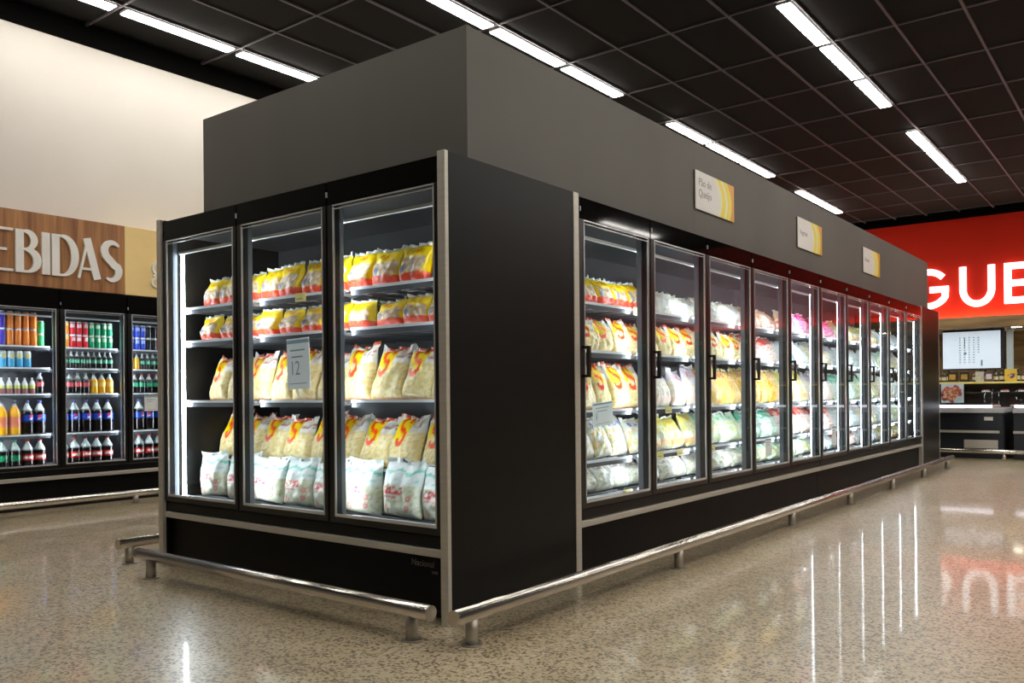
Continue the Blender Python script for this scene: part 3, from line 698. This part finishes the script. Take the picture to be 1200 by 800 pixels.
for d in range(10):
    for s in range(5):
        x0 = d*DW+.33; x1 = min((d+1)*DW+.325, 10*DW-.05); nb = 4 if x1-x0 > .6 else 2
        where = f'{shn[s]} shelf, {ORD[d]} side door'
        zm = ZR[s-1]-.027 if s else None
        if d == 4 and s == 0:
            put_bags('Q', TR, x0, x0+.2, .22, ZR[s], where, 'bags behind the fifth side door', cnt=1); put_bags('P', TR, x0+.205, x1, .22, ZR[s], where, 'bags behind the fifth side door', cnt=3); continue
        key = plan[d][s]; big = key in ('B', 'B2', 'G')
        put_bags(key, TR, x0, x1, .23, ZR[s], where, f'bags behind the {ORD[d]} side door', lean=14 if big else 22, rot=3, cnt=nb, zmax=zm, fill=(zm-ZR[s])*.99 if s else None)
        if s == 0 and d < 5: put_bags('K' if d else 'A', TR, x0, x1, .43, ZR[s], where.replace('top shelf', 'top shelf back row'), f'bags behind the {ORD[d]} side door', lean=8, cnt=3)

# ------------------------------------------------------------------ drinks
def can_fn(col, top, h, mark=None):
    def f(a, z):
        if z > h-.008 or z < .004: return (.75, .76, .78)
        if mark and abs(a) < .13 and h*.55 < z < h*.85: return mark
        if top and z > h*.62: return top
        return col
    return f
def can_mesh(col, h, r=.031, top=None, mark=None):
    return lathe('can', dens([(r*.8, 0), (r, .008), (r, h-.016), (r*.82, h-.004), (r*.82, h)], .011), can_fn(col, top, h, mark), 'can', 14)
def pet_mesh(h, r, liq, lab, cap, fill=.72, clear=(.62, .68, .70), emblem=None, l0=.36, l1=.56):
    pr_ = dens([(r*.85, 0), (r, .012), (r, h*.30), (r*.95, h*.34), (r, h*.38), (r, h*.60), (r*.9, h*.68), (r*.55, h*.80), (r*.30, h*.88), (r*.30, h*.93), (r*.36, h*.935), (r*.36, h)], .013)
    def f(a, z):
        q = z/h
        if q > .93: return cap
        if l0 < q < l1:
            if emblem == 'ball':
                d = math.hypot(a*2*math.pi*r, z-h*(l0+l1)/2)
                if d < r*.42: return (.75, .05, .06) if z > h*(l0+l1)/2+.002 else (.85, .85, .88)
            if emblem == 'script' and abs(q-(l0+l1)/2) < .035 and abs(a) < .16: return (.8, .72, .7)
            return lab
        return clear if q > fill else liq
    return lathe('bottle', pr_, f, 'pet', 14)
COLA = (.012, .008, .008)
DR = {
 'purple': (can_mesh((.07, .04, .42), .155), 'purple tall can'), 'orange': (can_mesh((.75, .22, .03), .155), 'orange tall can'), 'green': (can_mesh((.06, .50, .16), .120, .028), 'green can'),
 'whitec': (can_mesh((.6, .55, .75), .125, .028), 'white can'), 'orangec': (can_mesh((.80, .28, .04), .125, .028, (.85, .55, .2)), 'orange can'), 'redc': (can_mesh((.70, .02, .03), .125, .028, None, (.8, .6, .65)), 'red can'),
 'greenc': (can_mesh((.02, .34, .16), .125, .028, None, (.55, .7, .5)), 'dark green can'), 'tealc': (can_mesh((.04, .22, .38), .125, .028), 'teal can'), 'bluec': (can_mesh((.02, .06, .55), .125, .028, None, (.3, .4, .8)), 'blue can'), 'blackc': (can_mesh((.02, .02, .03), .125, .028), 'black can'),
 'sky': (can_mesh((.08, .42, .75), .155, .033, (.6, .78, .86), (.62, .55, .25)), 'light blue can'),
 'smallg': (pet_mesh(.165, .024, COLA, (.12, .50, .32), (.75, .72, .7)), 'small green-label bottle'), 'smallo': (pet_mesh(.165, .026, (.85, .42, .03), (.85, .45, .05), (.2, .2, .2)), 'small orange drink bottle'),
 'smally': (pet_mesh(.15, .026, (.30, .10, .10), (.62, .66, .12), (.85, .85, .85), .5, (.8, .8, .8)), 'small yellow-label bottle'),
 'midr': (pet_mesh(.198, .036, COLA, (.62, .10, .12), (.25, .25, .3), .7), 'dark soda bottle with red label'), 'mido': (pet_mesh(.198, .036, (.85, .42, .02), (.85, .55, .15), (.1, .4, .3), .78), 'orange soda bottle'), 'midg': (pet_mesh(.198, .036, COLA, (.05, .42, .22), (.7, .1, .1), .7), 'dark soda bottle with green label'),
 'bigo': (pet_mesh(.315, .050, (.88, .42, .01), (.80, .25, .12), (.1, .1, .12), .80, l0=.25, l1=.52), 'large orange soda bottle'), 'bigb': (pet_mesh(.315, .0515, COLA, (.02, .07, .50), (.1, .1, .3), .70, emblem='ball', l0=.40, l1=.60), 'large cola bottle with blue label'),
 'lowo': (pet_mesh(.252, .048, (.88, .42, .01), (.80, .30, .05), (.1, .1, .1), .78), 'orange soda bottle'), 'lowg': (pet_mesh(.252, .048, COLA, (.02, .28, .12), (.1, .5, .35), .64, (.55, .7, .66), l0=.24, l1=.44), 'dark bottle with green label'),
 'lowr': (pet_mesh(.252, .050, COLA, (.62, .015, .015), (.6, .05, .05), .62, emblem='script', l0=.26, l1=.46), 'cola bottle with red label')}
TB = Matrix.Translation((XB, BY-BD, 0)) @ Matrix.Rotation(R(90), 4, 'Z')
dn = ['left', 'middle', 'right']
def drinks(d, s, items, pitch, tiers=1):
    x = (d+1)*BD+.05; i = 0; full = []
    for k, n in items: full += [k]*n
    for i, k in enumerate(full):
        me, desc = DR[k]; h = max(v.co.z for v in me.vertices)
        for tr in range(tiers):
            o = link('drink_can' if 'can' in desc.split()[-1] else 'drink_bottle', me); o.matrix_world = TB @ Matrix.Translation((x+pitch*(i+.5), .185, ZB[s]+.001+tr*(h+.0005))) @ Matrix.Rotation(R(rng.uniform(-25, 25)), 4, 'Z')
            tt = '' if tiers == 1 else (' upper tier,' if tr else ' lower tier,')
            tag(o, f'{desc},{tt} {ORD[i]} from left, {shn[s]} shelf, {dn[d]} cooler door', 'can' if 'can' in desc.split()[-1] else 'bottle', f'drinks on the {shn[s]} cooler shelf')
drinks(0, 0, (('purple', 3), ('orange', 4), ('green', 1)), .066, 2)
drinks(1, 0, (('whitec', 1), ('orangec', 1), ('redc', 3), ('greenc', 4)), .0585, 2)
drinks(2, 0, (('tealc', 1), ('bluec', 3), ('blackc', 2), ('redc', 3)), .0585, 2)
drinks(0, 1, (('sky', 6),), .068); drinks(1, 1, (('smallg', 10),), .053); drinks(2, 1, (('smallo', 3), ('smallg', 6)), .056)
drinks(0, 2, (('smally', 7), ('midr', 1)), .064); drinks(1, 2, (('midr', 4), ('mido', 3)), .076); drinks(2, 2, (('midg', 7),), .076)
drinks(0, 3, (('bigo', 3), ('bigb', 2)), .106); drinks(1, 3, (('bigb', 5),), .105); drinks(2, 3, (('bigb', 5),), .105)
drinks(0, 4, (('lowo', 1), ('lowg', 2), ('lowr', 2)), .106); drinks(1, 4, (('lowr', 5),), .104); drinks(2, 4, (('lowr', 5),), .104)

# ------------------------------------------------------------------ price cards and tags
def card(label, loc, rot, wv, hv, txt, ts=.09):
    t = link('price_card', None, None, loc, rot); tag(t, label, 'price card')
    box('paper', 'paper', 0, wv, -.0015, 0, 0, hv, t)
    if txt: text('printed_price', txt, ts, 'ink', t, (wv*.12, -.002, hv*.28), (R(90), 0, 0), .0002, sx=.8)
    b = MB(); b.box(wv*.1, wv*.85, -.0022, -.0015, hv*.10, hv*.115); b.box(wv*.15, wv*.8, -.0022, -.0015, hv*.75, hv*.78); b.box(wv*.2, wv*.7, -.0022, -.0015, hv*.62, hv*.65); b.box(0, wv, -.0022, -.0015, hv*.90, hv*.97)
    b.build('printed_lines', 'ink', t)
card('white price card reading 12 on the middle door of the end freezer', (-1.236, .1125, 1.03), (0, R(-2), 0), .183, .265, '12', .105)
card('white price card on the nearest side door', (-.1125, 1.335, .803), (0, R(-4), R(90)), .215, .135, '1', .06)
card('narrow white price card on the fourth side door', (.0035, 3.60, .50), (0, 0, R(90)), .12, .135, None)
card('small white price card on the sixth side door', (.0035, 5.22, .50), (0, 0, R(90)), .12, .17, None)
card('white price card on the right drinks cooler door', (XB+.0035, 1.66, .86), (0, 0, R(90)), .14, .15, None)
for lb, loc, rz in (('end freezer top shelf, middle door', (-1.17, .113, ZE[0]-.033), 0), ('top shelf, first side door', (-.113, 1.80, ZR[0]-.033), 90), ('bottom shelf, first side door', (-.113, 1.66, ZR[4]-.033), 90), ('third shelf, second side door', (-.113, 2.2, ZR[2]-.033), 90),
        ('fourth shelf, second side door, nearer one', (-.113, 2.08, ZR[3]-.033), 90), ('fourth shelf, second side door, farther one', (-.113, 2.36, ZR[3]-.033), 90), ('fourth shelf, third side door', (-.113, 2.86, ZR[3]-.033), 90)):
    t = link('price_tag', None, None, loc, (0, 0, R(rz))); tag(t, f'yellow price tag, {lb}', 'price tag', 'yellow shelf price tags')
    box('tag_card', 'tag', 0, .085, -.002, 0, 0, .045, t); box('printed_lines', 'inkd', .01, .06, -.0025, -.002, .012, .018, t)
